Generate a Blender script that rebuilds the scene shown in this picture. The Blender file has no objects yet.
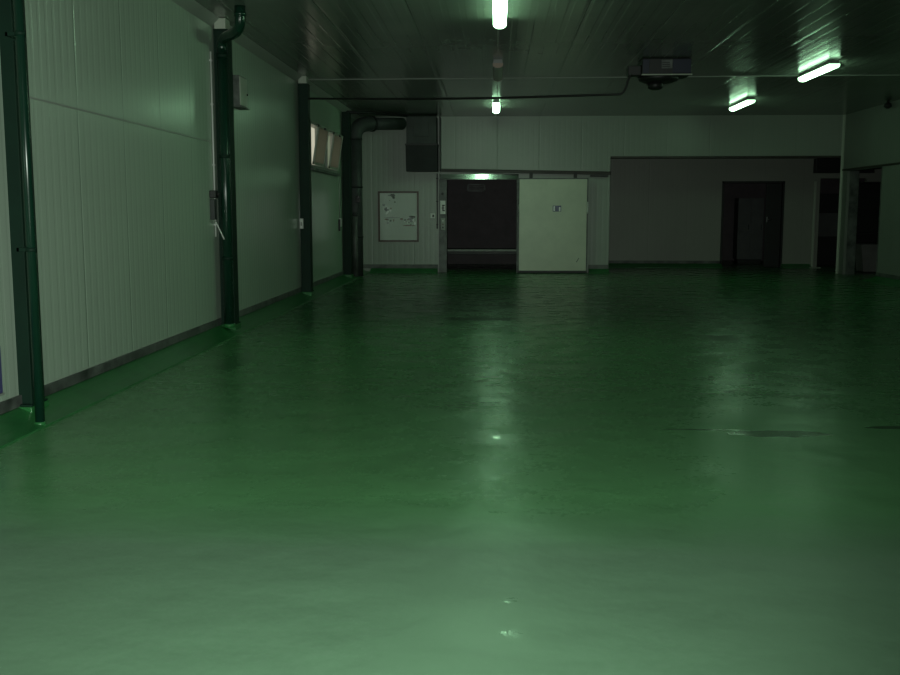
import bpy, bmesh, math, random
from mathutils import Vector, Matrix
random.seed(4)
sc = bpy.context.scene
COL = sc.collection
ORG = {}

# ------------------------------------------------------------------ materials
def mat(name, base, rough=0.5, metal=0.0, spec=0.5, coat=0.0, coat_rough=0.1):
    m = bpy.data.materials.new(name); m.use_nodes = True
    b = m.node_tree.nodes['Principled BSDF']
    b.inputs['Base Color'].default_value = (*base, 1)
    b.inputs['Roughness'].default_value = rough
    b.inputs['Metallic'].default_value = metal
    b.inputs['Specular IOR Level'].default_value = spec
    b.inputs['Coat Weight'].default_value = coat
    b.inputs['Coat Roughness'].default_value = coat_rough
    return m

class NT:
    def __init__(s, m):
        s.t = m.node_tree; s.b = s.t.nodes['Principled BSDF']
    def n(s, kind, **kw):
        nd = s.t.nodes.new(kind)
        for k, v in kw.items():
            if k.startswith('i_'):
                nd.inputs[k[2:].replace('_', ' ')].default_value = v
            else:
                setattr(nd, k, v)
        return nd
    def l(s, a, b): s.t.links.new(a, b)
    def coords(s, scale=(1, 1, 1)):
        g = s.n('ShaderNodeNewGeometry'); mp = s.n('ShaderNodeMapping')
        mp.inputs['Scale'].default_value = scale
        s.l(g.outputs['Position'], mp.inputs['Vector']); return mp.outputs['Vector']
    def noise(s, vec, scale, detail=3, rough=0.5):
        nd = s.n('ShaderNodeTexNoise'); nd.inputs['Scale'].default_value = scale
        nd.inputs['Detail'].default_value = detail; nd.inputs['Roughness'].default_value = rough
        s.l(vec, nd.inputs['Vector']); return nd.outputs['Fac']
    def ramp(s, fac, stops):
        r = s.n('ShaderNodeValToRGB'); e = r.color_ramp.elements
        while len(e) < len(stops): e.new(0.5)
        for el, (p, c) in zip(e, stops):
            el.position = p; el.color = (*c, 1) if len(c) == 3 else c
        s.l(fac, r.inputs['Fac']); return r.outputs['Color']
    def math(s, op, a, b=None, c=None, clamp=False):
        nd = s.n('ShaderNodeMath', operation=op); nd.use_clamp = clamp
        for i, v in enumerate((a, b, c)):
            if v is None: continue
            if isinstance(v, (int, float)): nd.inputs[i].default_value = v
            else: s.l(v, nd.inputs[i])
        return nd.outputs[0]
    def mix(s, fac, a, b):
        nd = s.n('ShaderNodeMix', data_type='RGBA')
        if isinstance(fac, (int, float)): nd.inputs[0].default_value = fac
        else: s.l(fac, nd.inputs[0])
        for i, v in ((6, a), (7, b)):
            if isinstance(v, tuple): nd.inputs[i].default_value = (*v, 1)
            else: s.l(v, nd.inputs[i])
        return nd.outputs[2]
    def bump(s, h, dist, strength=1.0, normal=None):
        nd = s.n('ShaderNodeBump'); nd.inputs['Distance'].default_value = dist
        nd.inputs['Strength'].default_value = strength
        s.l(h, nd.inputs['Height'])
        if normal is not None: s.l(normal, nd.inputs['Normal'])
        return nd.outputs['Normal']

def ribbed(name, axis, base, dirt, rough, pitch, joint, depth, coat=0.0):
    """Sandwich panel sheet: fine ribs every `pitch` m, a butt joint every `joint` m along world `axis`."""
    m = mat(name, base, rough); k = NT(m)
    vec = k.coords(); sep = k.n('ShaderNodeSeparateXYZ'); k.l(vec, sep.inputs[0])
    c = sep.outputs[axis]
    f = k.math('FRACT', k.math('DIVIDE', c, pitch))
    rib = k.math('SMOOTHSTEP' if False else 'PINGPONG', k.math('MULTIPLY', f, 1.0), 0.5)   # 0..0.5
    rib = k.math('MULTIPLY', k.math('SUBTRACT', rib, 0.12), 12.0, clamp=True)
    j = k.math('PINGPONG', k.math('DIVIDE', c, joint), 0.5)
    jl = k.math('MULTIPLY', j, joint / 0.012, clamp=True)
    h = k.math('ADD', k.math('MULTIPLY', rib, 0.4), k.math('MULTIPLY', jl, 1.0))
    wob = k.noise(vec, 1.3, 2)
    h2 = k.math('ADD', h, k.math('MULTIPLY', wob, .8))
    k.l(k.bump(h2, depth), k.b.inputs['Normal'])
    grime = k.noise(vec, 0.8, 5, 0.6)
    colr = k.mix(k.ramp(grime, [(0.25, (0, 0, 0)), (0.85, (1, 1, 1))]), base, dirt)
    colr = k.mix(k.math('MULTIPLY', k.math('SUBTRACT', 1.0, jl), 0.14), colr, tuple(x * 0.35 for x in dirt))
    k.l(colr, k.b.inputs['Base Color'])
    rr = k.ramp(grime, [(0.2, (rough * .92,) * 3), (0.9, (rough * 1.12,) * 3)])
    k.l(rr, k.b.inputs['Roughness'])
    k.b.inputs['Coat Weight'].default_value = coat
    return m

def grimy(name, base, dirt, rough, scale=3.0, metal=0.0, bump=0.0, coat=0.0):
    m = mat(name, base, rough, metal, coat=coat); k = NT(m)
    vec = k.coords(); g = k.noise(vec, scale, 5, 0.6)
    k.l(k.mix(k.ramp(g, [(0.35, (0, 0, 0)), (0.7, (1, 1, 1))]), base, dirt), k.b.inputs['Base Color'])
    if bump: k.l(k.bump(g, bump), k.b.inputs['Normal'])
    return m

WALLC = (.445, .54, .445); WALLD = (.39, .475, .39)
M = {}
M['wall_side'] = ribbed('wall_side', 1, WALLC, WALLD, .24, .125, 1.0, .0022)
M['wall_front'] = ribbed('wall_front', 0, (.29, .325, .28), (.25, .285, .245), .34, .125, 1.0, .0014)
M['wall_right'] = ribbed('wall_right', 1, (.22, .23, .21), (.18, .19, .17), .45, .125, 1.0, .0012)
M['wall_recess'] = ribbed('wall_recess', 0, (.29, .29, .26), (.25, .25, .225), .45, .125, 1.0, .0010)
M['ceiling'] = ribbed('ceiling_sheet', 0, (.20, .215, .195), (.15, .165, .15), .22, .2, 1.0, .004)
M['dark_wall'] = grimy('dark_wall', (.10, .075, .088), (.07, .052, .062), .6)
M['column'] = grimy('column_green', (.005, .026, .015), (.004, .018, .011), .6)
M['column'].node_tree.nodes['Principled BSDF'].inputs['Specular IOR Level'].default_value = .22
M['pipe_green'] = grimy('pipe_green', (.006, .034, .020), (.005, .026, .016), .25)
M['plinth'] = grimy('plinth_green', (.030, .185, .050), (.022, .13, .04), .3)
M['skirting'] = grimy('skirting_grey', (.15, .16, .15), (.03, .034, .032), .5, 4)
M['steel'] = grimy('steel', (.42, .43, .43), (.26, .27, .27), .28, 6, metal=1.0)
M['steel_dull'] = grimy('steel_dull', (.15, .16, .155), (.07, .075, .072), .5, 6, metal=.4)
M['steel_bright'] = grimy('steel_bright', (.50, .51, .51), (.38, .39, .39), .17, 5, metal=1.0)
M['duct'] = grimy('duct_metal', (.055, .06, .06), (.03, .033, .034), .6, 4)
M['duct_dark'] = grimy('duct_dark', (.018, .020, .021), (.010, .011, .012), .6, 4)
M['white_plastic'] = mat('white_plastic', (.68, .69, .66), .35)
M['grey_plastic'] = mat('grey_plastic', (.30, .32, .29), .45)
M['cream_box'] = mat('cream_box', (.42, .45, .38), .42)
M['black'] = mat('black_rubber', (.010, .010, .010), .5)
M['dark_metal'] = mat('dark_metal', (.013, .013, .014), .5)
M['navy'] = mat('navy_metal', (.010, .013, .034), .5)
M['track'] = grimy('track_dark', (.035, .028, .020), (.018, .015, .012), .5)
M['wood'] = grimy('frame_wood', (.070, .030, .016), (.040, .018, .012), .4, 9)
M['paper'] = mat('poster_paper', (.50, .54, .50), .18)
M['ink_green'] = mat('print_dark_green', (.05, .075, .05), .25)
M['ink_brown'] = mat('print_brown', (.19, .12, .10), .25)
M['ink_white'] = mat('print_white', (.85, .86, .84), .25)
M['ink_grey'] = mat('print_grey', (.22, .22, .23), .25)
M['blue_ink'] = mat('sign_blue', (.03, .05, .12), .35)
M['door_skin'] = grimy('door_skin', (.56, .585, .46), (.48, .51, .40), .36, 2.2)
M['violet_panel'] = mat('violet_panel', (.075, .07, .21), .4)
M['cabinet'] = grimy('cabinet_grey', (.10, .10, .105), (.07, .07, .072), .5)
M['bin'] = grimy('bin_grey', (.20, .19, .19), (.13, .12, .12), .5)

def emit(name, colr, s):
    m = bpy.data.materials.new(name); m.use_nodes = True; t = m.node_tree
    t.nodes.remove(t.nodes['Principled BSDF'])
    e = t.nodes.new('ShaderNodeEmission'); e.inputs['Color'].default_value = (*colr, 1); e.inputs['Strength'].default_value = s
    t.links.new(e.outputs[0], t.nodes['Material Output'].inputs['Surface']); return m
LAMP_COL = (.50, 1.0, .57)
M['lamp_on'] = emit('lamp_diffuser_lit', LAMP_COL, 22)
M['lamp_end'] = emit('lamp_end_lit', LAMP_COL, 4)
M['lamp_dim'] = emit('lamp_diffuser_dim', LAMP_COL, 13)
M['lamp_off'] = mat('lamp_diffuser_unlit', (.34, .33, .30), .3)
M['lamp_body'] = mat('lamp_housing', (.20, .20, .20), .45)
M['lamp_cap'] = mat('lamp_end_cap', (.30, .20, .16), .45)

# translucent frosted glass for the hopper panes
g = bpy.data.materials.new('frosted_glass'); g.use_nodes = True; t = g.node_tree
t.nodes.remove(t.nodes['Principled BSDF'])
tr = t.nodes.new('ShaderNodeBsdfTranslucent'); tr.inputs[0].default_value = (.36, .37, .33, 1)
gl = t.nodes.new('ShaderNodeBsdfGlossy'); gl.inputs['Color'].default_value = (.6, .6, .6, 1); gl.inputs['Roughness'].default_value = .25
mx = t.nodes.new('ShaderNodeMixShader'); mx.inputs[0].default_value = .14
t.links.new(tr.outputs[0], mx.inputs[1]); t.links.new(gl.outputs[0], mx.inputs[2])
t.links.new(mx.outputs[0], t.nodes['Material Output'].inputs['Surface'])
M['frosted'] = g

# glossy green epoxy floor: trowel waves, damp dark patches, dusty tone and painted-in light towards the near end
def floor_material():
    m = mat('floor_epoxy', (.02, .12, .04), .3); k = NT(m)
    vec = k.coords(); sep = k.n('ShaderNodeSeparateXYZ'); k.l(vec, sep.inputs[0]); X, Y = sep.outputs[0], sep.outputs[1]
    n_big = k.noise(vec, .55, 4, .6); n_mid = k.noise(vec, 2.6, 4, .6); n_fine = k.noise(vec, 26, 3, .6)
    base = k.mix(k.ramp(n_big, [(.35, (0, 0, 0)), (.68, (1, 1, 1))]), (.030, .120, .042), (.038, .148, .052))
    # dusty near zone with the flash veil put into its colour, ragged far edge
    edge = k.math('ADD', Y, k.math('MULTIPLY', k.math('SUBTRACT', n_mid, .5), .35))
    near_pale = k.math('SMOOTHSTEP' if False else 'MULTIPLY', k.math('SUBTRACT', 5.0, edge), 1.15, clamp=True)
    dust_veil = k.math('MULTIPLY', near_pale, k.math('ADD', .66, k.math('MULTIPLY', n_fine, .25)))
    base = k.mix(dust_veil, base, (.138, .222, .155))
    # lighter mid-floor colour standing in for lamp light, fading with distance
    mid_lift = k.math('MULTIPLY', k.math('SUBTRACT', 14.5, edge), .12, clamp=True)
    mid_lift = k.math('MULTIPLY', mid_lift, k.math('SUBTRACT', 1.0, k.math('MULTIPLY', near_pale, .85)))
    base = k.mix(k.math('MULTIPLY', mid_lift, .58), base, (.155, .40, .165))
    # damp stains, each an ellipse with a ragged rim
    tot = None
    for (cx, cy, rx, ry, a) in ((1.86, 6.55, .34, .10, .60), (1.42, 6.66, .34, .022, .55), (2.62, 11.6, .16, .22, .6),
                                (2.72, 6.78, .22, .05, .7), (-.25, 13.6, .55, .20, .55), (-.05, 8.75, .10, .05, .6),
                                (-2.55, 9.6, .16, .5, .25), (-1.1, 14.6, .25, .1, .5), (.05, 15.6, .5, .12, .5), (-2.6, 16.5, .35, .8, .2), (-2.4, 12.6, .12, .4, .3)):
        dx = k.math('DIVIDE', k.math('SUBTRACT', X, cx), rx); dy = k.math('DIVIDE', k.math('SUBTRACT', Y, cy), ry)
        r = k.math('ADD', k.math('MULTIPLY', dx, dx), k.math('MULTIPLY', dy, dy))
        r = k.math('ADD', r, k.math('MULTIPLY', k.math('SUBTRACT', k.noise(vec, 9, 3), .5), 1.4))
        s_ = k.math('MULTIPLY', k.math('MULTIPLY', k.math('SUBTRACT', 1.15, r), 3.0, clamp=True), a)
        tot = s_ if tot is None else k.math('MAXIMUM', tot, s_)
    base = k.mix(tot, base, (.007, .022, .012))
    k.l(base, k.b.inputs['Base Color'])
    r0 = k.ramp(n_mid, [(.3, (.22,) * 3), (.75, (.33,) * 3)])
    rough = k.math('ADD', k.math('ADD', r0, k.math('MULTIPLY', near_pale, .10)), k.math('MULTIPLY', k.math('SUBTRACT', n_fine, .5), .10))
    # traffic-scuffed dull lane on the right
    dx = k.math('DIVIDE', k.math('SUBTRACT', X, 2.05), .8); dy = k.math('DIVIDE', k.math('SUBTRACT', Y, 5.4), 2.0)
    rr = k.math('ADD', k.math('MULTIPLY', dx, dx), k.math('MULTIPLY', dy, dy))
    rr = k.math('ADD', rr, k.math('MULTIPLY', k.math('SUBTRACT', n_mid, .5), .8))
    rough = k.math('ADD', rough, k.math('MULTIPLY', k.math('MULTIPLY', k.math('SUBTRACT', 1.6, rr), .6, clamp=True), .10))
    rough = k.math('ADD', k.math('MULTIPLY', rough, k.math('SUBTRACT', 1.0, tot)), k.math('MULTIPLY', tot, .16))
    # a few wet droplets left along the middle
    drops = k.noise(vec, 60, 2, .5); wet = None
    for (cx, cy, rx, ry) in ((0.050, 3.32, .045, .03), (-0.000, 6.37, .03, .05), (0.010, 5.36, .04, .02), (0.010, 4.73, .05, .02), (0.060, 3.62, .03, .03)):
        dx = k.math('DIVIDE', k.math('SUBTRACT', X, cx), rx); dy = k.math('DIVIDE', k.math('SUBTRACT', Y, cy), ry)
        q = k.math('ADD', k.math('MULTIPLY', dx, dx), k.math('MULTIPLY', dy, dy))
        q = k.math('ADD', q, k.math('MULTIPLY', k.math('SUBTRACT', drops, .5), 7.0))
        q = k.math('MULTIPLY', k.math('SUBTRACT', .5, q), 3.0, clamp=True)
        wet = q if wet is None else k.math('MAXIMUM', wet, q)
    rough = k.math('MULTIPLY', rough, k.math('SUBTRACT', 1.0, k.math('MULTIPLY', wet, .60)))
    k.l(rough, k.b.inputs['Roughness'])
    k.b.inputs['Specular IOR Level'].default_value = .45
    h = k.math('ADD', k.math('MULTIPLY', k.noise(vec, 1.3, 2), 1.0), k.math('MULTIPLY', k.noise(vec, 6, 2), .16))
    h = k.math('ADD', h, k.math('MULTIPLY', n_fine, .02))
    k.l(k.bump(h, .022), k.b.inputs['Normal'])
    return m
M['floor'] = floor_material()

# ------------------------------------------------------------------ mesh helpers
class MB:
    def __init__(s): s.bm = bmesh.new(); s.mi = 0
    def _new(s, geom):
        for f in geom:
            if isinstance(f, bmesh.types.BMFace): f.material_index = s.mi
    def box(s, a, b, bev=0.0, rot=None, about=None):
        a, b = Vector(a), Vector(b); lo = Vector(map(min, a, b)); hi = Vector(map(max, a, b))
        r = bmesh.ops.create_cube(s.bm, size=1.0); vs = r['verts']
        for v in vs: v.co = Vector([lo[i] + (v.co[i] + .5) * (hi[i] - lo[i]) for i in range(3)])
        fs = {f for v in vs for f in v.link_faces}
        s._new(fs)
        if bev:
            es = list({e for v in vs for e in v.link_edges})
            q = bmesh.ops.bevel(s.bm, geom=es, offset=bev, segments=2, affect='EDGES', profile=.5)
            s._new(q['faces']); vs = list({v for f in q['faces'] for v in f.verts} | {v for v in vs if v.is_valid})
        if rot is not None:
            bmesh.ops.rotate(s.bm, verts=vs, cent=about or (lo + hi) / 2, matrix=rot)
        return s
    def tube(s, pts, r, seg=16, cap=True):
        pts = [Vector(p) for p in pts]; rings = []; up = None
        for i, p in enumerate(pts):
            d = (pts[min(i + 1, len(pts) - 1)] - pts[max(i - 1, 0)]).normalized()
            if up is None: up = Vector((0, 0, 1)) if abs(d.z) < .9 else Vector((1, 0, 0))
            x = d.cross(up)
            if x.length < 1e-4: x = d.orthogonal()
            x.normalize(); y = x.cross(d).normalized(); up = y
            rr = r[i] if isinstance(r, (list, tuple)) else r
            rings.append([s.bm.verts.new(p + x * rr * math.cos(2 * math.pi * q / seg) + y * rr * math.sin(2 * math.pi * q / seg)) for q in range(seg)])
        for A, B in zip(rings, rings[1:]):
            for q in range(seg):
                f = s.bm.faces.new((A[q], A[(q + 1) % seg], B[(q + 1) % seg], B[q])); f.material_index = s.mi; f.smooth = True
        if cap:
            for R in (rings[0], list(reversed(rings[-1]))):
                f = s.bm.faces.new(R); f.material_index = s.mi
        return s
    def prism(s, prof, axis, a, b):
        """closed 2-D profile swept along axis 'x','y' or 'z' from a to b"""
        def P(u, v, w): return {'x': (w, u, v), 'y': (u, w, v), 'z': (u, v, w)}[axis]
        A = [s.bm.verts.new(P(u, v, a)) for u, v in prof]; B = [s.bm.verts.new(P(u, v, b)) for u, v in prof]
        n = len(prof)
        for i in range(n):
            f = s.bm.faces.new((A[i], A[(i + 1) % n], B[(i + 1) % n], B[i])); f.material_index = s.mi
        for R in (A, B):
            f = s.bm.faces.new(R); f.material_index = s.mi
        return s
    def build(s, name, mats, parent=None, origin=None, label=None):
        bmesh.ops.recalc_face_normals(s.bm, faces=s.bm.faces)
        if parent is not None: o0 = ORG[parent.name]
        elif origin is not None: o0 = Vector(origin)
        else: o0 = Vector((0, 0, 0))
        bmesh.ops.translate(s.bm, verts=s.bm.verts, vec=-o0)
        me = bpy.data.meshes.new(name); s.bm.to_mesh(me); s.bm.free()
        for m_ in (mats if isinstance(mats, (list, tuple)) else [mats]): me.materials.append(M[m_])
        o = bpy.data.objects.new(name, me); COL.objects.link(o); ORG[o.name] = o0
        if parent is not None: o.parent = parent
        else: o.location = o0
        if label: o['label'] = label
        return o

def bezier(p0, p1, p2, n=10):
    p0, p1, p2 = map(Vector, (p0, p1, p2))
    return [(1 - t) ** 2 * p0 + 2 * t * (1 - t) * p1 + t * t * p2 for t in [i / n for i in range(n + 1)]]
def tag(o, label, cat, group=None):
    o['label'] = label; o['category'] = cat
    if group: o['group'] = group
    return o
def thing(name, loc, label, cat, group=None):
    o = bpy.data.objects.new(name, None); COL.objects.link(o); o.location = loc
    o.empty_display_size = .1; ORG[o.name] = Vector(loc)
    return tag(o, label, cat, group)
def struct(o): o['kind'] = 'structure'; return o
def copy_tree(o, parent=None):
    c = o.copy(); COL.objects.link(c); ORG[c.name] = ORG[o.name].copy()
    if parent is not None: c.parent = parent
    for ch in list(o.children): copy_tree(ch, c)
    return c

# ------------------------------------------------------------------ key dimensions (metres)
H = 3.70; XL = -3.35; XR = 8.10; YB = 24.20; YN = -3.0; YR = 26.8
COLY = (6.86, 12.0, 17.0, 21.75)

# ------------------------------------------------------------------ the setting
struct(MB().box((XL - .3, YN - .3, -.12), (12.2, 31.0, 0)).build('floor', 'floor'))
struct(MB().box((XL - .3, YN - .3, H), (12.2, 31.0, H + .15)).build('ceiling', 'ceiling'))
# left wall with the window hole (y 18.0..21.25, z 2.24..3.08), upper and lower sheets meet at z 2.265
w = MB(); x0, x1 = XL - .2, XL
WY0, WY1, WZ0, WZ1 = 18.02, 21.0, 2.24, 3.08
w.box((x0, YN, 0), (x1, YB + .2, WZ0)); w.box((x0, YN, WZ1), (x1, YB + .2, H))
w.box((x0, YN, WZ0), (x1, WY0, WZ1)); w.box((x0, WY1, WZ0), (x1, YB + .2, WZ1))
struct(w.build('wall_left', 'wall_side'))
# raised cover strip where the two rows of sheets meet
struct(MB().box((XL, 7.0, 2.258), (XL + .004, 11.88, 2.272)).build('trim_1', 'grey_plastic'))
# back wall with doorway (x -1.2..0.46, z 0..2.22)
w = MB(); DX0, DX1, DZ = -1.20, .47, 2.22; RX = 2.68; RZ = 2.76
w.box((XL, YB, 0), (DX0, YB + .16, H)); w.box((DX0, YB, DZ), (DX1, YB + .16, H))
w.box((DX1, YB, 0), (RX, YB + .16, H)); w.box((RX, YB, RZ), (XR + .25, YB + .16, H))
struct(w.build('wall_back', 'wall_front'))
struct(MB().box((RX, YB - .012, RZ - .05), (XR, YB + .172, RZ)).build('trim_2', 'track'))
# recess behind the wide opening
w = MB(); EX0, EX1, EZ = 5.92, 7.48, 2.22; FX0, FX1 = 8.42, 9.6
w.box((RX - .6, YR, 0), (EX0, YR + .15, H)); w.box((EX0, YR, EZ), (EX1, YR + .15, H))
w.box((EX1, YR, 0), (FX0, YR + .15, H)); w.box((FX0, YR, 2.32), (FX1, YR + .15, H)); w.box((FX1, YR, 0), (12, YR + .15, H))
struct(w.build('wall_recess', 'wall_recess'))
struct(MB().box((RX - .6, YB + .16, 0), (RX - .45, YR, H)).build('wall_recess_left', 'wall_recess'))
# right wall with an opening y 21.4..23.35, z 0..2.42
w = MB(); OY0, OY1, OZ = 21.72, 23.85, 2.42
w.box((XR, YN, 0), (XR + .25, OY0, H)); w.box((XR, OY0, OZ), (XR + .25, OY1, H)); w.box((XR, OY1, 0), (XR + .25, YB, H))
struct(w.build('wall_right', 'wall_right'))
struct(MB().box((XL, YN - .2, 0), (XR, YN, H)).build('wall_rear', 'wall_front'))
struct(MB().box((XR - .03, YN, OZ - .015), (XR, YB - .06, OZ + .025), .003).build('trim_13', 'track'))
# unlit rooms beyond the openings
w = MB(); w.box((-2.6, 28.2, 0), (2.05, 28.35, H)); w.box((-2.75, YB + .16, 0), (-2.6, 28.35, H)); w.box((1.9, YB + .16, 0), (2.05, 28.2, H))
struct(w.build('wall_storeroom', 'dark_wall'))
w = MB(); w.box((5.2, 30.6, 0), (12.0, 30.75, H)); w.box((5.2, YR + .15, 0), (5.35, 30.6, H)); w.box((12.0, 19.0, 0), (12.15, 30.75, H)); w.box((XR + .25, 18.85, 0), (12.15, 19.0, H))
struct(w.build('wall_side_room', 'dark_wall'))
# coved green kerb round the hall and grey skirting above it
def kerb(name, axis, a, b, wall, sgn):
    prof = [(wall, 0), (wall + sgn * .30, 0), (wall + sgn * .295, .012)]
    for i in range(1, 7):
        t_ = i / 6; prof.append((wall + sgn * (.29 - .26 * t_), .018 + .075 * t_ ** 1.6))
    prof.append((wall, .095))
    return struct(MB().prism(prof, axis, a, b).build(name, 'plinth'))
kerb('trim_3', 'y', YN, YB, XL, 1)
kerb('trim_4', 'x', XL + .3, DX0 - .22, YB, -1)
kerb('trim_5', 'x', 2.2, RX, YB, -1)
kerb('trim_6', 'x', RX - .45, EX0, YR, -1)
kerb('trim_7', 'x', EX1, FX0 - .2, YR, -1)
kerb('trim_8', 'y', YN, OY0, XR, -1)
def skirt(name, a, b): return struct(MB().box(a, b, .004).build(name, 'skirting'))
skirt('baseboard_left', (XL, YN, .095), (XL + .022, YB, .175))
skirt('baseboard_back', (XL, YB - .022, .095), (DX0 - .22, YB, .19))
skirt('baseboard_door', (2.2, YB - .022, .095), (RX, YB, .19))
skirt('baseboard_recess', (RX - .45, YR - .02, .095), (EX0, YR, .17))
skirt('baseboard_right', (XR - .02, YN, .095), (XR, OY0, .17))
# coving along the left ceiling line
struct(MB().prism([(XL, H), (XL + .10, H), (XL + .085, H - .02), (XL + .02, H - .085), (XL, H - .10)], 'y', YN, YB).build('trim_9', 'grey_plastic'))
# pale profile across the ceiling at the third column
struct(MB().box((XL + .1, 17.30, H - .012), (7.6, 17.325, H), .003, Matrix.Rotation(-.014, 3, 'Z')).build('trim_10', 'grey_plastic'))
# corner profile at the right end of the back wall
struct(MB().prism([(XR - .05, YB - .002), (XR, YB - .002), (XR, YB - .05), (XR - .012, YB - .05), (XR - .016, YB - .018), (XR - .05, YB - .012)], 'z', .0, H).build('trim_11', 'cream_box'))
# metal lining of the right opening
w = MB(); w.box((XR + .06, OY1 - .03, 0), (XR + .262, OY1, OZ)); w.box((XR - .012, OY0, OZ - .03), (XR + .262, OY1, OZ)); w.box((XR - .012, OY0, 0), (XR + .262, OY0 + .03, OZ))
struct(w.build('trim_12', 'skirting'))
# doorway lining of the cold store: round nosed steel header and flat steel jambs
w = MB(); y0 = YB - .06
w.box((DX0 - .19, y0, 0), (DX0, YB + .162, DZ), .006)
w.box((DX1, y0 + .03, 0), (DX1 + .05, YB + .162, DZ), .006)
ds = struct(w.build('door_1', 'steel_dull')); ds['label'] = 'steel lined doorway of the dark storeroom'
w = MB(); V = []
hx0, hx1, za, zb = DX0 - .17, DX1 + .04, DZ + .005, DZ + .125
for (x, pb, pt) in ((hx0, .185, .158), (hx1, .055, .028)):          # a cover sheet leaning back at the top, standing further off the wall at its left end
    V += [w.bm.verts.new(c_) for c_ in ((x, YB - pb, za), (x, YB - pt, zb), (x, YB - .002, zb), (x, YB - .002, za))]
for q in ((0, 1, 5, 4), (1, 2, 6, 5), (2, 3, 7, 6), (3, 0, 4, 7), (0, 1, 2, 3), (4, 5, 6, 7)): w.bm.faces.new([V[i] for i in q])
hd = w.build('door_header', 'steel_bright', ds)
w = MB(); w.box((EX0 - .03, YR - .02, 0), (EX0 + .02, YR + .15, EZ + .02)); w.box((EX1 - .02, YR - .02, 0), (EX1 + .03, YR + .15, EZ + .02)); w.box((EX0 - .03, YR - .02, EZ - .02), (EX1 + .03, YR + .15, EZ + .03))
d2 = struct(w.build('door_2', 'dark_metal'))
lf = MB().box((7.05, YR + .05, .012), (7.45, YR + .09, EZ - .03), .004).build('door_leaf', 'dark_metal', d2)
hb = MB().box((7.08, YR + .03, 1.18), (7.11, YR + .05, 1.32), .004)
hb.tube([(7.095, YR + .035, 1.26), (7.095, YR + .0, 1.26), (7.12, YR - .005, 1.26), (7.19, YR - .005, 1.26)], .009, 8).build('door_handle', 'steel', lf)

# window with two hopper panes, hinged low and tipped into the hall
wn = MB(); fx0, fx1 = XL - .12, XL + .02
wn.box((fx0, WY0, WZ0), (fx1, WY0 + .06, WZ1)); wn.box((fx0, WY1 - .06, WZ0), (fx1, WY1, WZ1))
wn.box((fx0, WY0, WZ0), (fx1, WY1, WZ0 + .06)); wn.box((fx0, WY0, WZ1 - .06), (fx1, WY1, WZ1))
wm = (WY0 + WY1) / 2 - .02
wn.box((fx0, 19.2, WZ0), (fx1, 19.27, WZ1)); wn.box((fx0, 19.73, WZ0), (fx1, 19.8, WZ1)); wn.box((XL - .06, 19.26, WZ0), (XL - .01, 19.74, WZ1))
win = struct(wn.build('window_1', 'grey_plastic', origin=(XL, (WY0 + WY1) / 2, WZ0)))
MB().box((XL, WY0 - .03, WZ0 - .05), (XL + .07, WY1 + .03, WZ0 - .0), .006).build('window_sill', 'skirting', win)
for a, b in ((18.10, 19.19), (19.82, 20.92)):
    R = Matrix.Rotation(math.atan(.115 / .70), 3, 'Y'); cen = Vector((XL + .03, (a + b) / 2, WZ0 + .06))
    f = MB(); z0, z1 = WZ0 + .065, WZ1 - .065; xa, xb = XL + .022, XL + .05
    for q in (((xa, a, z0), (xb, a + .045, z1)), ((xa, b - .045, z0), (xb, b, z1)), ((xa, a, z0), (xb, b, z0 + .045)), ((xa, a, z1 - .045), (xb, b, z1))):
        f.box(*q, rot=R, about=cen)
    fo = f.build('window_sash', 'cream_box', win)
    MB().box((xa + .01, a + .04, z0 + .04), (xb - .01, b - .04, z1 - .04), rot=R, about=cen).build('pane', 'frosted', fo)
    top = cen + R @ Vector((.02, 0, z1 - cen.z)); yy = (a + b) / 2
    MB().tube([(top.x, a + .1, top.z), (XL - .02, a + .1, WZ1 - .04)], .006, 8).build('window_stay', 'steel_dull', fo)
    MB().tube([(top.x, b - .1, top.z), (XL - .02, b - .1, WZ1 - .04)], .006, 8).build('window_stay', 'steel_dull', fo)
    MB().box((top.x, yy - .05, top.z - .05), (top.x + .025, yy + .05, top.z - .02), .004).build('window_catch', 'dark_metal', fo)

# ------------------------------------------------------------------ green steel columns along the left wall
lab = ['nearest and widest dark green steel column at left frame edge',
       'dark green steel column with thick glossy drainpipe and elbow on it',
       'dark green steel column just left of the tilted window panes',
       'farthest dark green steel column, beside the big dark duct in back corner']
def make_column(y, name='steel_column', top=3.56):
    r = thing(name, (XL + .12, y, 0), lab[0], 'column', 'green steel columns along the left wall')
    xa, xb = XL + .024, XL + .19
    MB().box((XL + .024, y - .14, .0), (XL + .205, y + .14, .098), .008).build('plinth', 'plinth', r)
    MB().box((xa - .0, y - .125, .098), (xb + .01, y + .125, .112), .002).build('base_plate', 'column', r)
    MB().box((xa, y - .1, .112), (xa + .018, y + .1, top), .002).build('flange', 'column', r)
    MB().box((xb - .018, y - .1, .112), (xb, y + .1, top), .002).build('flange', 'column', r)
    MB().box((xa + .018, y - .085, .112), (xb - .018, y - .073, top)).build('web', 'column', r)
    MB().box((xa - .0, y - .11, top), (xb, y + .11, top + .012)).build('cap_plate', 'column', r)
    MB().box((xa + .01, y - .1, top + .012), (xb - .02, y + .1, H - .002), .01).build('filler_block', 'cream_box', r, label='pale packing block on top of the column')
    return r
c0 = make_column(COLY[0])
for i in range(1, 4):
    c = copy_tree(c0); c.location.y = COLY[i]; c['label'] = lab[i]
c0.location.x -= .09
for ch in list(c.children):
    if ch.name.startswith('filler_block'): bpy.data.objects.remove(ch)
cx = XL + .12

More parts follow.
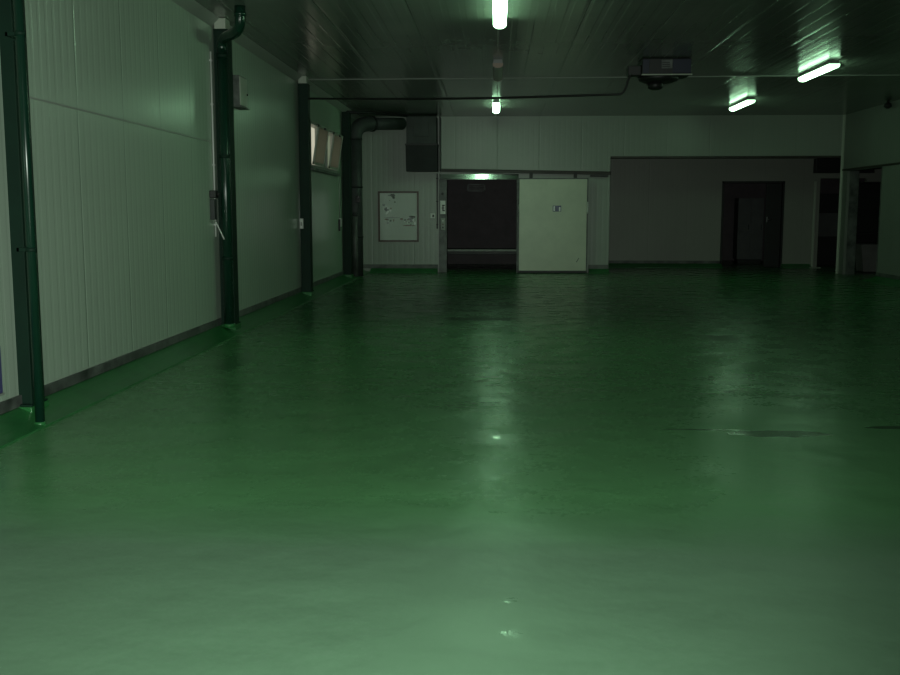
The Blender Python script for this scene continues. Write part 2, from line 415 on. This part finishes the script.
# drainpipes
d = thing('drainpipe', (-3.10, 6.55, 0), 'thin dark green drainpipe on the nearest column, reaching the floor', 'pipe', 'green drainpipes on the columns')
MB().tube([(-3.10, 6.55, 0.012), (-3.10, 6.55, H - .002)], .031, 18).build('pipe', 'pipe_green', d)
MB().tube([(-3.10, 6.55, .002), (-3.10, 6.55, .035)], .038, 18).build('foot_sleeve', 'plinth', d)
for z in (1.2, 2.6):
    b = MB(); b.tube([(-3.10, 6.55, z - .014), (-3.10, 6.55, z + .014)], .036, 18); b.box((-3.205, 6.56, z - .012), (-3.10, 6.572, z + .012)); b.box((-3.205, 6.56, z - .012), (-3.19, 6.765, z + .012)); b.box((-3.25, 6.75, z - .012), (-3.19, 6.765, z + .012)); b.build('pipe_clamp', 'column', d)
px, py, pr_ = -3.205, 11.81, .06
d = thing('drainpipe', (px, py, .1), 'thick glossy dark green drainpipe with elbow running down the second column', 'pipe', 'green drainpipes on the columns')
MB().tube([(px, py, .075), (px, py, 3.33)], pr_, 24).build('pipe', 'pipe_green', d)
pts = [Vector((px, py, 3.31))] + bezier((px, py, 3.33), (px, py, 3.45), (-3.10, 11.66, 3.445), 8) + bezier((-2.98, 11.47, 3.44), (-2.84, 11.25, 3.435), (-2.84, 11.25, 3.58), 10) + [Vector((-2.84, 11.25, H - .001))]
MB().tube(pts, pr_, 24).build('elbow', 'pipe_green', d)
for z in (.9, 3.25, 2.1):
    b = MB(); b.tube([(px, py, z - .02), (px, py, z + .02)], pr_ + .006, 24); b.box((px - .03, py, z - .012), (px + .03, 11.9, z + .012)); b.build('pipe_clamp', 'column', d)
MB().tube([(-2.84, 11.25, 3.59), (-2.84, 11.25, 3.63)], pr_ + .009, 24).build('socket_collar', 'pipe_green', d)
MB().tube([(px, py, .075), (px, py, .12)], pr_ + .01, 24).build('foot_sleeve', 'plinth', d)

# white conduit and switchgear left of the second column
yc = 11.80
o = MB().tube([(XL + .014, yc, 1.16), (XL + .014, yc, 3.30)], .010, 10)
for z in (1.3, 2.0, 2.7, 3.2): o.box((XL, yc - .022, z - .01), (XL + .03, yc + .022, z + .01), .003)
tag(o.build('conduit', 'white_plastic', origin=(XL, yc, 1.16)), 'thin white vertical conduit on left wall against the second column', 'conduit')
s = thing('isolator_switch', (XL, 11.68, 1.36), 'small dark isolator switch on left wall beside white conduit', 'switch')
MB().box((XL, 11.63, 1.36), (XL + .055, 11.735, 1.60), .008).build('housing', 'duct', s)
MB().box((XL, 11.62, 1.61), (XL + .075, 11.745, 1.70), .01).build('switch_block', 'black', s)
MB().tube([(XL + .075, 11.685, 1.655), (XL + .10, 11.685, 1.655)], .025, 14).build('knob', 'black', s)
o = MB().tube(bezier((XL + .02, 11.775, 1.34), (-3.285, 11.72, 1.29), (-3.215, 11.72, 1.13), 8), .0075, 8)
tag(o.build('cord', 'white_plastic', origin=(XL, 11.77, 1.34)), 'short pale cord slanting from the conduit foot across second column', 'cord')
# pale box on the wall behind the second column
s = thing('electrical_box', (XL, 12.95, 2.78), 'pale electrical box high on left wall just past second column', 'electrical box')
MB().box((XL - .003, 12.74, 2.78), (XL + .10, 13.12, 3.16), .004).build('box_body', 'skirting', s)  # shade on the sides is put into this darker body colour
MB().box((XL + .10, 12.755, 2.795), (XL + .112, 13.105, 3.145), .003).build('box_lid', 'cream_box', s)
MB().tube([(XL + .112, 13.08, 2.95), (XL + .124, 13.08, 2.95)], .012, 10).build('lid_screw', 'dark_metal', s)
MB().box((XL, 12.72, 2.765), (XL + .13, 13.14, 2.78), .002).build('drip_ledge', 'skirting', s)
# small switch in front of the third column
yb_ = 16.84
s = thing('light_switch', (XL + .02, yb_, 1.14), 'small white switch box low on the third column from the camera', 'switch')
MB().box((XL + .026, yb_, 1.17), (XL + .085, yb_ + .055, 1.34), .006).build('switch_plate', 'white_plastic', s)
MB().box((XL + .04, yb_ - .008, 1.22), (XL + .07, yb_, 1.28), .003).build('rocker', 'grey_plastic', s)
# socket with conduit below the window
ys = 21.28
s = thing('wall_socket', (XL, ys, 1.14), 'white round-cornered socket on left wall under the window end', 'socket')
MB().box((XL, ys - .07, 1.14), (XL + .055, ys + .07, 1.32), .02).build('socket_body', 'white_plastic', s)
MB().box((XL, ys - .13, 1.05), (XL + .04, ys - .075, 1.30), .01).build('dark_plug', 'dark_metal', s)
o = MB().tube([(XL + .012, ys - .02, 1.32), (XL + .012, ys - .02, 2.18)], .011, 8)
o.box((XL, ys - .04, 1.75), (XL + .026, ys, 1.77), .003)
tag(o.build('conduit', 'grey_plastic', origin=(XL, ys, 1.32)), 'thin pale conduit rising from the socket under the window', 'conduit')
# violet panel at the extreme left
s = thing('wall_panel', (XL, 6.3, .23), 'small blue-violet panel low on left wall left of nearest column', 'panel')
MB().box((XL, 5.9, .24), (XL + .03, 6.50, .56), .006).build('panel_sheet', 'violet_panel', s)
MB().box((XL, 5.89, .225), (XL + .036, 6.51, .24), .003).build('panel_edge', 'grey_plastic', s)

# ------------------------------------------------------------------ back left corner: duct, pipe, hood box
s = thing('ventilation_duct', (-3.165, 22.4, 0), 'big dark grey round ventilation duct rising in back left corner and bending right', 'duct')
vx, vy, vr = -3.165, 22.4, .165
e1 = Vector((vx + .33, vy + .42, 3.42))
MB().tube([(vx, vy, .02), (vx, vy, 3.06)], vr, 28).build('riser', 'duct', s)
MB().tube([Vector((vx, vy, 3.04))] + bezier((vx, vy, 3.06), (vx, vy, 3.40), e1, 12), vr, 28).build('elbow', 'duct', s)
MB().tube([e1 - Vector((.02, .025, .002)), (-2.225, 23.67, 3.492)], .14, 24).build('branch', 'duct', s)
for z in (.9, 2.0, 3.05): MB().tube([(vx, vy, z - .02), (vx, vy, z + .02)], vr + .01, 28).build('joint_band', 'duct_dark', s)
MB().tube([e1 - Vector((.01, .013, .001)), e1 + Vector((.025, .032, .002))], vr + .01, 28).build('joint_band', 'duct_dark', s)
MB().box((vx + .04, vy - .225, 1.66), (vx + .15, vy - .14, 1.80), .008).build('damper_lever', 'black', s)
s = thing('ground_pipe', (-3.135, 22.12, 0), 'paler grey pipe standing upright in front of the dark corner duct', 'pipe')
MB().tube([(-3.135, 22.15, .0), (-3.135, 22.15, 1.40)], .056, 18).build('pipe', 'skirting', s)
MB().tube([(-3.135, 22.15, 1.36), (-3.135, 22.15, 1.44)], .066, 18).build('coupling', 'duct', s)
s = thing('hood_box', (-1.75, 24.0, 2.4), 'dark box-shaped ventilation hood hanging on back wall above the notice frame', 'ventilation hood')
MB().box((-2.12, 23.62, 3.02), (-1.42, YB - .002, 3.66), .012).build('casing', 'duct', s)
MB().prism([(YB - .002, 2.40), (YB - .002, 3.015), (23.60, 3.015), (23.74, 2.40)], 'x', -2.14, -1.40).build('lower_hood', 'duct_dark', s)
MB().box((-2.15, 23.59, 2.99), (-1.39, YB - .002, 3.03), .004).build('seam_flange', 'black', s)
MB().box((-1.36, 23.75, 2.40), (-1.335, YB - .002, 3.66), .004).build('side_bracket', 'dark_metal', s)
MB().box((-1.95, 23.605, 3.2), (-1.6, 23.622, 3.5), .004).build('access_plate', 'duct', s)
# dark cable bundle crowning the corner
o = MB().tube([(XL + .06, 22.2, 3.62), (-2.9, 22.6, 3.65), (-2.5, 23.1, 3.66), (-2.1, 23.55, 3.66)], .035, 10)
tag(o.build('cable_bundle', 'black', origin=(XL + .06, 22.2, 3.62)), 'black cable bundle under the ceiling above the corner duct', 'cable')

# framed notice board
s = thing('notice_board', (-2.36, YB, .73), 'brown framed notice board with a glossy poster on back wall', 'notice board')
bx0, bx1, bz0, bz1, yf = -2.86, -1.88, .735, 1.945, YB - .035
b = MB(); fw = .042
b.box((bx0, yf, bz0), (bx0 + fw, YB, bz1), .004); b.box((bx1 - fw, yf, bz0), (bx1, YB, bz1), .004)
b.box((bx0 + fw, yf, bz0), (bx1 - fw, YB, bz0 + fw), .004); b.box((bx0 + fw, yf, bz1 - fw), (bx1 - fw, YB, bz1), .004)
b.build('frame', 'wood', s)
b = MB(); b.box((bx0 + fw, YB - .014, bz0 + fw), (bx1 - fw, YB - .001, bz1 - fw))
W, Hh = bx1 - bx0, bz1 - bz0
def patch(mi, u0, v0, u1, v1, sk=0.0, n=5):
    """ragged printed blotch, u right and v down in 0..1 of the framed sheet"""
    b.mi = mi; pts = []
    for i in range(n * 2):
        a = 2 * math.pi * i / (n * 2); rr = .5 * (.8 + .35 * random.random())
        u = (u0 + u1) / 2 + (u1 - u0) * rr * math.cos(a) + sk * math.sin(a); v = (v0 + v1) / 2 + (v1 - v0) * rr * math.sin(a)
        pts.append((bx0 + u * W, bz1 - v * Hh))
    prof = pts; A = [b.bm.verts.new((u, YB - .0155, v)) for u, v in prof]; f = b.bm.faces.new(A); f.material_index = mi
for q in ((1, .30, .05, .43, .12), (4, .24, .07, .34, .10), (1, .36, .10, .42, .15), (4, .10, .25, .18, .29), (4, .14, .33, .22, .38), (3, .19, .38, .26, .46, -.03), (3, .22, .31, .25, .35),
          (4, .13, .515, .56, .53), (2, .16, .54, .25, .57), (2, .36, .55, .40, .60), (3, .23, .59, .26, .65), (2, .53, .53, .62, .57), (1, .76, .48, .93, .53), (4, .72, .53, .86, .57),
          (2, .58, .665, .90, .69), (4, .78, .57, .86, .61), (3, .82, .58, .89, .60), (3, .88, .59, .93, .67), (1, .63, .56, .69, .58)):
    patch(*q)
for _ in range(26):
    cu, cv = random.choice(((.22, .36), (.34, .12), (.30, .56), (.70, .58), (.84, .58), (.82, .66)))
    u, v = cu + random.gauss(0, .06), cv + random.gauss(0, .035); q_ = .008 + .022 * random.random()
    patch(random.choice((1, 2, 3, 4, 4)), max(.06, u - q_), v - q_ * .7, min(.94, u + q_), v + q_ * .7)
b.build('poster', ['paper', 'ink_green', 'ink_brown', 'ink_white', 'ink_grey'], s)
# switch and conduit between board and door
s = thing('light_switch', (-1.54, YB, 1.30), 'small square white switch on back wall between notice board and doorway', 'switch')
MB().box((-1.60, YB - .035, 1.30), (-1.49, YB, 1.42), .006).build('switch_plate', 'white_plastic', s)
MB().box((-1.552, YB - .042, 1.33), (-1.512, YB - .035, 1.385), .003).build('rocker', 'dark_metal', s)
o = MB().tube([(-1.435, YB - .016, 1.05), (-1.435, YB - .016, 2.36)], .013, 10)
for z in (1.15, 1.7, 2.25): o.box((-1.46, YB - .033, z - .012), (-1.41, YB + .003, z + .012), .003)
tag(o.build('conduit', 'dark_metal', origin=(-1.435, YB, 1.05)), 'thin dark vertical conduit beside the steel door jamb', 'conduit')

# white marked plate and dark latch on the jamb
jx = DX0 - .095; yj = YB - .06
s = thing('jamb_sign', (jx, yj, 1.40), 'narrow white plate with a dark letter mark on left door jamb', 'sign')
MB().box((jx - .065, yj - .008, 1.40), (jx + .06, yj, 1.72), .003).build('plate', 'white_plastic', s)
b = MB(); yy = yj - .0105
b.box((jx - .012, yy, 1.47), (jx + .012, yj - .008, 1.62)); b.box((jx - .012, yy, 1.47), (jx + .045, yj - .008, 1.495)); b.box((jx - .02, yy, 1.595), (jx + .045, yj - .008, 1.62)); b.box((jx - .03, yy, 1.535), (jx + .03, yj - .008, 1.555))
b.build('letter_mark', 'black', s)
s = thing('door_control', (jx, yj, 1.02), 'small push-button control below the white plate on the jamb', 'control box')
MB().box((jx - .05, yj - .03, 1.02), (jx + .055, yj, 1.30), .006).build('control_box', 'grey_plastic', s)
for z, m_ in ((1.08, 'dark_metal'), (1.16, 'ink_brown'), (1.24, 'white_plastic')):
    MB().tube([(jx, yj - .03, z), (jx, yj - .042, z)], .018, 12).build('button', m_, s)
s = MB().tube([(jx - .01, yj, 1.88), (jx - .01, yj - .035, 1.88)], .032, 14)
tag(s.build('door_latch', 'black', origin=(jx, yj, 1.88)), 'black round latch high on the left steel jamb', 'latch')

# door track
s = thing('door_track', (.6, YB, 2.4), 'dark horizontal sliding door track along the back wall over the doorway', 'track')
Rt = Matrix.Rotation(.019, 3, 'Y'); ab = Vector((.63, YB, 2.39))
MB().box((-1.33, YB - .13, 2.362), (RX, YB, 2.425), .004, Rt, ab).build('rail', 'track', s)
MB().box((-1.33, YB - .15, 2.425), (RX, YB, 2.437), .002, Rt, ab).build('rail_cover', 'track', s)
MB().box((2.20, YB - .11, 2.31), (RX - .05, YB - .03, 2.35), .004, Rt, ab).build('lower_channel', 'dark_metal', s)

# sliding door
SX0, SX1, SZ0, SZ1 = .50, 2.145, .035, 2.245; sy0, sy1 = YB - .27, YB - .15
s = thing('sliding_door', ((SX0 + SX1) / 2, YB - .2, .03), 'large pale insulated sliding door pushed open beside the dark doorway', 'door')
MB().box((SX0 + .025, sy0, SZ0 + .02), (SX1 - .025, sy1, SZ1 - .02), .008).build('door_leaf', 'door_skin', s)
e = MB()
e.box((SX0, sy0 - .004, SZ0), (SX0 + .028, sy1 + .004, SZ1), .004); e.box((SX1 - .028, sy0 - .004, SZ0), (SX1, sy1 + .004, SZ1), .004)
e.box((SX0, sy0 - .004, SZ1 - .028), (SX1, sy1 + .004, SZ1), .004)
e.build('edge_profile', 'steel_dull', s)
MB().box((SX0, sy0 - .004, SZ0 - .025), (SX1, sy1 + .004, SZ0 + .028), .003).build('bottom_seal', 'black', s)
for x in (SX0 + .3, SX1 - .3):
    h_ = MB(); h_.box((x - .04, YB - .166, 2.24), (x + .04, YB - .153, 2.37), .003); h_.tube([(x, YB - .165, 2.35), (x, YB - .152, 2.35)], .035, 16); h_.build('hanger', 'dark_metal', s)
def pull(x, z0, z1, nm, m_):
    h_ = MB(); h_.tube([(x, sy0, z0)] + [(x, sy0 - .05, z0 + .01), (x, sy0 - .055, z0 + .04), (x, sy0 - .055, z1 - .04), (x, sy0 - .05, z1 - .01)] + [(x, sy0, z1)], .014, 10)
    return h_.build(nm, m_, s)
pull(SX1 + .0 - .012, 1.42, 1.68, 'handle', 'white_plastic'); pull(SX0 + .012, 1.46, 1.62, 'handle', 'steel')
sg = MB().box((1.315, sy0 - .006, 1.46), (1.515, sy0, 1.60), .002).build('sign_plate', 'blue_ink', s)
b = MB(); b.box((1.333, sy0 - .0085, 1.475), (1.368, sy0 - .006, 1.588)); b.box((1.462, sy0 - .0085, 1.47), (1.497, sy0 - .006, 1.565)); b.build('sign_mark', 'ink_white', sg)
MB().prism([(1.88, .27), (1.90, .26), (1.955, .36), (1.945, .37)], 'y', sy0 - .002, sy0).build('scuff_mark', 'skirting', s)

# inside the storeroom: low steel platform and a grille
s = thing('loading_platform', (-.35, 25.3, 0), 'low dark steel platform with shiny front edge inside the open doorway', 'platform')
MB().box((-2.2, 25.1, .40), (1.6, 26.6, .50), .005).build('deck', 'dark_metal', s)
MB().box((-2.2, 25.06, .475), (1.6, 25.098, .525), .008).build('edge_rail', 'grey_plastic', s)
for x in (-2.1, 1.5):
    for y in (25.15, 26.5): MB().box((x - .04, y - .04, 0), (x + .04, y + .04, .40), .004).build('leg', 'dark_metal', s)
for x in (-1.1, -.72, -.6, -.35, -.1, .2): MB().box((x, 25.048, .47), (x + .07, 25.06, .495), .002).build('edge_clip', 'steel_dull', s)
s = thing('wall_grille', (-.6, 28.2, 2.0), 'small dark slotted grille high inside the doorway', 'grille')
gx0, gx1, gz0, gz1 = -.84, -.36, 2.02, 2.22
gx0, gx1 = -.83, -.33
b = MB(); yg = 28.16
b.box((gx0, yg, gz0), (gx1, 28.2, gz0 + .03)); b.box((gx0, yg, gz1 - .03), (gx1, 28.2, gz1)); b.box((gx0, yg, gz0), (gx0 + .03, 28.2, gz1)); b.box((gx1 - .03, yg, gz0), (gx1, 28.2, gz1))
b.build('grille_frame', 'steel_dull', s)
for z in (2.075, 2.135): MB().box((gx0 + .03, yg + .005, z), (gx1 - .03, 28.19, z + .022), .003).build('slat', 'steel_dull', s)

# ------------------------------------------------------------------ right end: recess and side room furnishings
s = thing('guard_post', (8.28, YR - .05, 0), 'pale metal post with foot plate at right end of the recess', 'post')
MB().box((8.25, YR - .075, .015), (8.31, YR - .015, 2.24), .008).build('post', 'cream_box', s)
MB().box((8.14, YR - .34, 0.0), (8.42, YR - .30 + .29, .016), .003).build('foot_plate', 'cream_box', s)
s = thing('shutter_box', (8.7, YR - .2, 2.45), 'black roller shutter box high at the right end of the recess', 'shutter box')
MB().box((8.22, YR - .25, 2.45), (9.7, YR - .002, 2.82), .01).build('casing', 'black', s)
MB().box((8.22, YR - .262, 2.45), (9.7, YR - .25, 2.49), .002).build('lip', 'dark_metal', s)
s = thing('locker', (9.0, 28.4, 0), 'dark locker with a greyer middle door beyond the recess post', 'locker')
MB().box((8.62, 28.2, .08), (9.62, 28.75, 1.95), .01).build('body', 'dark_metal', s)
MB().box((8.66, 28.23, .0), (9.58, 28.7, .08)).build('plinth', 'black', s)
for a, c_, m_ in ((.12, .74, 'dark_metal'), (.78, 1.42, 'cabinet'), (1.46, 1.92, 'dark_metal')):
    dr = MB().box((8.66, 28.18, a), (9.58, 28.2, c_), .004).build('door', m_, s)
    MB().box((8.72, 28.155, (a + c_) / 2 - .06), (8.74, 28.18, (a + c_) / 2 + .06), .004).build('handle', 'steel_dull', dr)
s = thing('cabinet', (7.2, 29.0, 0), 'dull grey cabinet standing inside the dark doorway of the recess', 'cabinet')
MB().box((6.78, 28.7, .12), (7.50, 29.2, 1.84), .01).build('body', 'cabinet', s)
MB().box((6.82, 28.74, 0), (7.46, 29.16, .12)).build('plinth', 'black', s)
for a, c_ in ((6.80, 7.13), (7.15, 7.48)):
    dr = MB().box((a, 28.68, .16), (c_, 28.7, 1.80), .004).build('door', 'cabinet', s)
    MB().box(((a + c_) / 2 + .1, 28.66, .95), ((a + c_) / 2 + .12, 28.68, 1.1), .004).build('handle', 'dark_metal', dr)
s = thing('rubbish_bin', (9.02, 24.5, 0), 'low dull grey bin just inside the opening in right wall', 'bin')
MB().prism([(8.78, .03), (9.26, .03), (9.34, .68), (8.70, .68)], 'y', 24.42, 24.9).build('body', 'bin', s)
MB().box((8.68, 24.40, .68), (9.36, 24.92, .72), .01).build('lid', 'dark_metal', s)
MB().box((8.82, 24.47, 0), (9.22, 24.85, .03)).build('base', 'black', s)
s = thing('storage_rack', (9.8, 25.5, 0), 'tall dark rack standing in the unlit room behind right opening', 'rack')
for x in (8.7, 10.3):
    for y in (25.4, 26.0): MB().box((x - .025, y - .025, 0), (x + .025, y + .025, 2.2), .003).build('upright', 'dark_metal', s)
for z in (.25, .9, 1.55, 2.15): MB().box((8.68, 25.37, z), (10.32, 26.03, z + .04), .003).build('shelf', 'dark_metal', s)
MB().box((8.72, 26.0, .29), (10.28, 26.02, 2.15)).build('back_panel', 'black', s)

# ------------------------------------------------------------------ ceiling fittings
def make_lamp(lit=True):
    L = 1.56; z1 = H - .001
    r = thing('ceiling_lamp', (0, 0, z1), '', 'lamp', 'fluorescent ceiling lamps')
    hb = .075
    MB().prism([(-.062, z1), (.062, z1), (.070, z1 - .035), (.070, z1 - .055), (-.070, z1 - .055), (-.070, z1 - .035)], 'y', -L / 2, L / 2).build('housing', 'lamp_body', r)
    prof = [(-hb, z1 - .056), (hb, z1 - .056)] + [(hb * math.cos(a), z1 - .075 - .045 * math.sin(a)) for a in [i * math.pi / 8 for i in range(0, 9)]]
    MB().prism(prof, 'y', -L / 2 + .03, L / 2 - .03).build('diffuser', 'lamp_on' if lit else 'lamp_off', r)
    for e_ in (-1, 1):
        prof2 = [(-.078, z1 - .054), (.078, z1 - .054)] + [(.079 * math.cos(a), z1 - .075 - .049 * math.sin(a)) for a in [i * math.pi / 8 for i in range(0, 9)]]
        ya, yb2 = sorted((e_ * (L / 2 - .03), e_ * (L / 2 + .005)))
        MB().prism(prof2, 'y', ya, yb2).build('end_cap', 'lamp_end' if lit else 'lamp_cap', r)
    return r
spots = [(.02, 11.3, 'nearest lit ceiling lamp, cut by the top edge of the picture'),
         (-.03, 21.45, 'lit ceiling lamp seen end-on above the dark doorway'),
         (5.02, 16.35, 'rightmost lit ceiling lamp, higher of the right-hand pair'),
         (5.0, 21.2, 'lit ceiling lamp right of the ceiling cooler, lower of the right-hand pair')]
l0 = make_lamp(True); 
for i, (x, y, lb) in enumerate(spots):
    l = l0 if i == 0 else copy_tree(l0)
    l.location = (x, y, H - .001); l['label'] = lb
    if x > 1:                                                        # the right-hand row is dimmed to soften its floor reflections
        for ch in l.children:
            if ch.name.startswith('diffuser'):
                ch.material_slots[0].link = 'OBJECT'; ch.material_slots[0].material = M['lamp_dim']
l = make_lamp(False); l.location = (0.0, 16.05, H - .001); l['label'] = 'unlit ceiling lamp in line between the two middle lit lamps'

# ceiling cooler
uy = 15.2; ux0, ux1 = 2.12, 2.84
s = thing('ceiling_cooler', (2.48, uy + .3, H), 'dark box-shaped cooling unit hung under the ceiling with fan below', 'cooling unit')
MB().box((ux0, uy, 3.46), (ux1, uy + .55, 3.69), .01).build('casing', 'dark_metal', s)
MB().box((2.565, uy - .014, 3.475), (ux1 - .01, uy, 3.675), .004).build('front_panel', 'navy', s)
MB().box((ux0 + .01, uy - .014, 3.475), (2.22, uy, 3.675), .004).build('front_panel', 'navy', s)
pl = MB().box((2.40, uy - .018, 3.54), (2.56, uy, 3.668), .004).build('vent_plate', 'steel_dull', s)
for z in (3.56, 3.59, 3.62): MB().box((2.41, uy - .024, z), (2.52, uy - .018, z + .012), .002).build('slat', 'dark_metal', pl)
MB().box((ux0 - .01, uy - .03, 3.445), (ux1 + .01, uy + .02, 3.462), .003).build('drip_lip', 'cream_box', s)
MB().tube([(2.40, uy + .28, 3.46), (2.40, uy + .28, 3.40), (2.40, uy + .28, 3.37)], [.30, .29, .20], 28).build('fan_ring', 'black', s)
MB().tube([(2.36, uy + .28, 3.37), (2.36, uy + .28, 3.29), (2.36, uy + .28, 3.265)], [.12, .11, .05], 20).build('fan_motor', 'black', s)
for a in range(4):
    R = Matrix.Rotation(a * math.pi / 2 + .5, 3, 'Z'); cen = Vector((2.40, uy + .28, 3.385))
    MB().box((2.42, uy + .25, 3.38), (2.66, uy + .31, 3.386), rot=R, about=cen).build('fan_blade', 'dark_metal', s)
MB().box((1.93, uy + .1, 3.46), (ux0, uy + .3, 3.60), .01).build('junction_box', 'black', s)
for x in (ux0 + .05, ux1 - .05): MB().tube([(x, uy + .3, 3.69), (x, uy + .3, H - .0005)], .02, 8).build('hanger', 'dark_metal', s)
# black supply cable from the third column to the cooler
pts = [(XL + .195, 16.93, 3.325), (XL + .25, 16.9, 3.325)]
for i in range(1, 24):
    t_ = i / 24; pts.append((-3.05 + t_ * 4.80, 16.9 - 1.6 * t_, 3.325 - .14 * t_ - .03 * math.sin(math.pi * t_)))
pts += bezier((1.78, 15.3, 3.185), (1.86, 15.28, 3.18), (1.90, 15.28, 3.28), 6) + bezier((1.91, 15.28, 3.32), (1.93, 15.28, 3.44), (1.98, 15.28, 3.465), 6)
tag(MB().tube(pts, .017, 8).build('power_cable', 'black', origin=pts[0]), 'long black cable hanging across hall from third column to cooling unit', 'cable')
tag(MB().tube([(7.98, 21.3, H - .001), (7.98, 21.3, H - .03), (7.98, 21.3, H - .05), (7.98, 21.3, H - .11), (7.98, 21.3, H - .15)], [.03, .03, .07, .08, .03], 16).build('ceiling_sensor', 'black', origin=(7.98, 21.3, H)), 'small round black sensor under the ceiling near right wall', 'sensor')

# ------------------------------------------------------------------ light: the dusk sky outside, and the flash fired at the camera
wd = bpy.data.worlds.new('sky'); sc.world = wd; wd.use_nodes = True
bg = wd.node_tree.nodes['Background']; bg.inputs['Color'].default_value = (.95, .93, .70, 1); bg.inputs['Strength'].default_value = .55
ld = bpy.data.lights.new('camera_flash', 'SPOT'); ld.energy = 1330; ld.color = (.86, 1.0, .87)
ld.shadow_soft_size = .03; ld.spot_size = math.radians(88); ld.spot_blend = 1.0
lo = bpy.data.objects.new('camera_flash', ld); COL.objects.link(lo)
th = math.atan(.1255); ps = math.atan(.047 * math.cos(th))
lo.location = (-.04, .02, 1.50); lo.rotation_euler = (math.radians(90) - th, 0, ps + math.radians(5))

cd = bpy.data.cameras.new('camera'); cam = bpy.data.objects.new('camera', cd); COL.objects.link(cam)
cd.sensor_width = 36; cd.lens = 40.0; cd.clip_start = .05; cd.clip_end = 200
cam.location = (0, 0, 1.45); cam.rotation_euler = (math.radians(90) - th, 0, ps)
sc.camera = cam

vs = sc.view_settings; sc.display_settings.display_device = 'sRGB'
vs.view_transform = 'Standard'; vs.look = 'None'; vs.gamma = 1; vs.exposure = 0; vs.use_curve_mapping = False
sc.cycles.max_bounces = 10; sc.cycles.diffuse_bounces = 6; sc.cycles.glossy_bounces = 5
sc.cycles.sample_clamp_indirect = 4
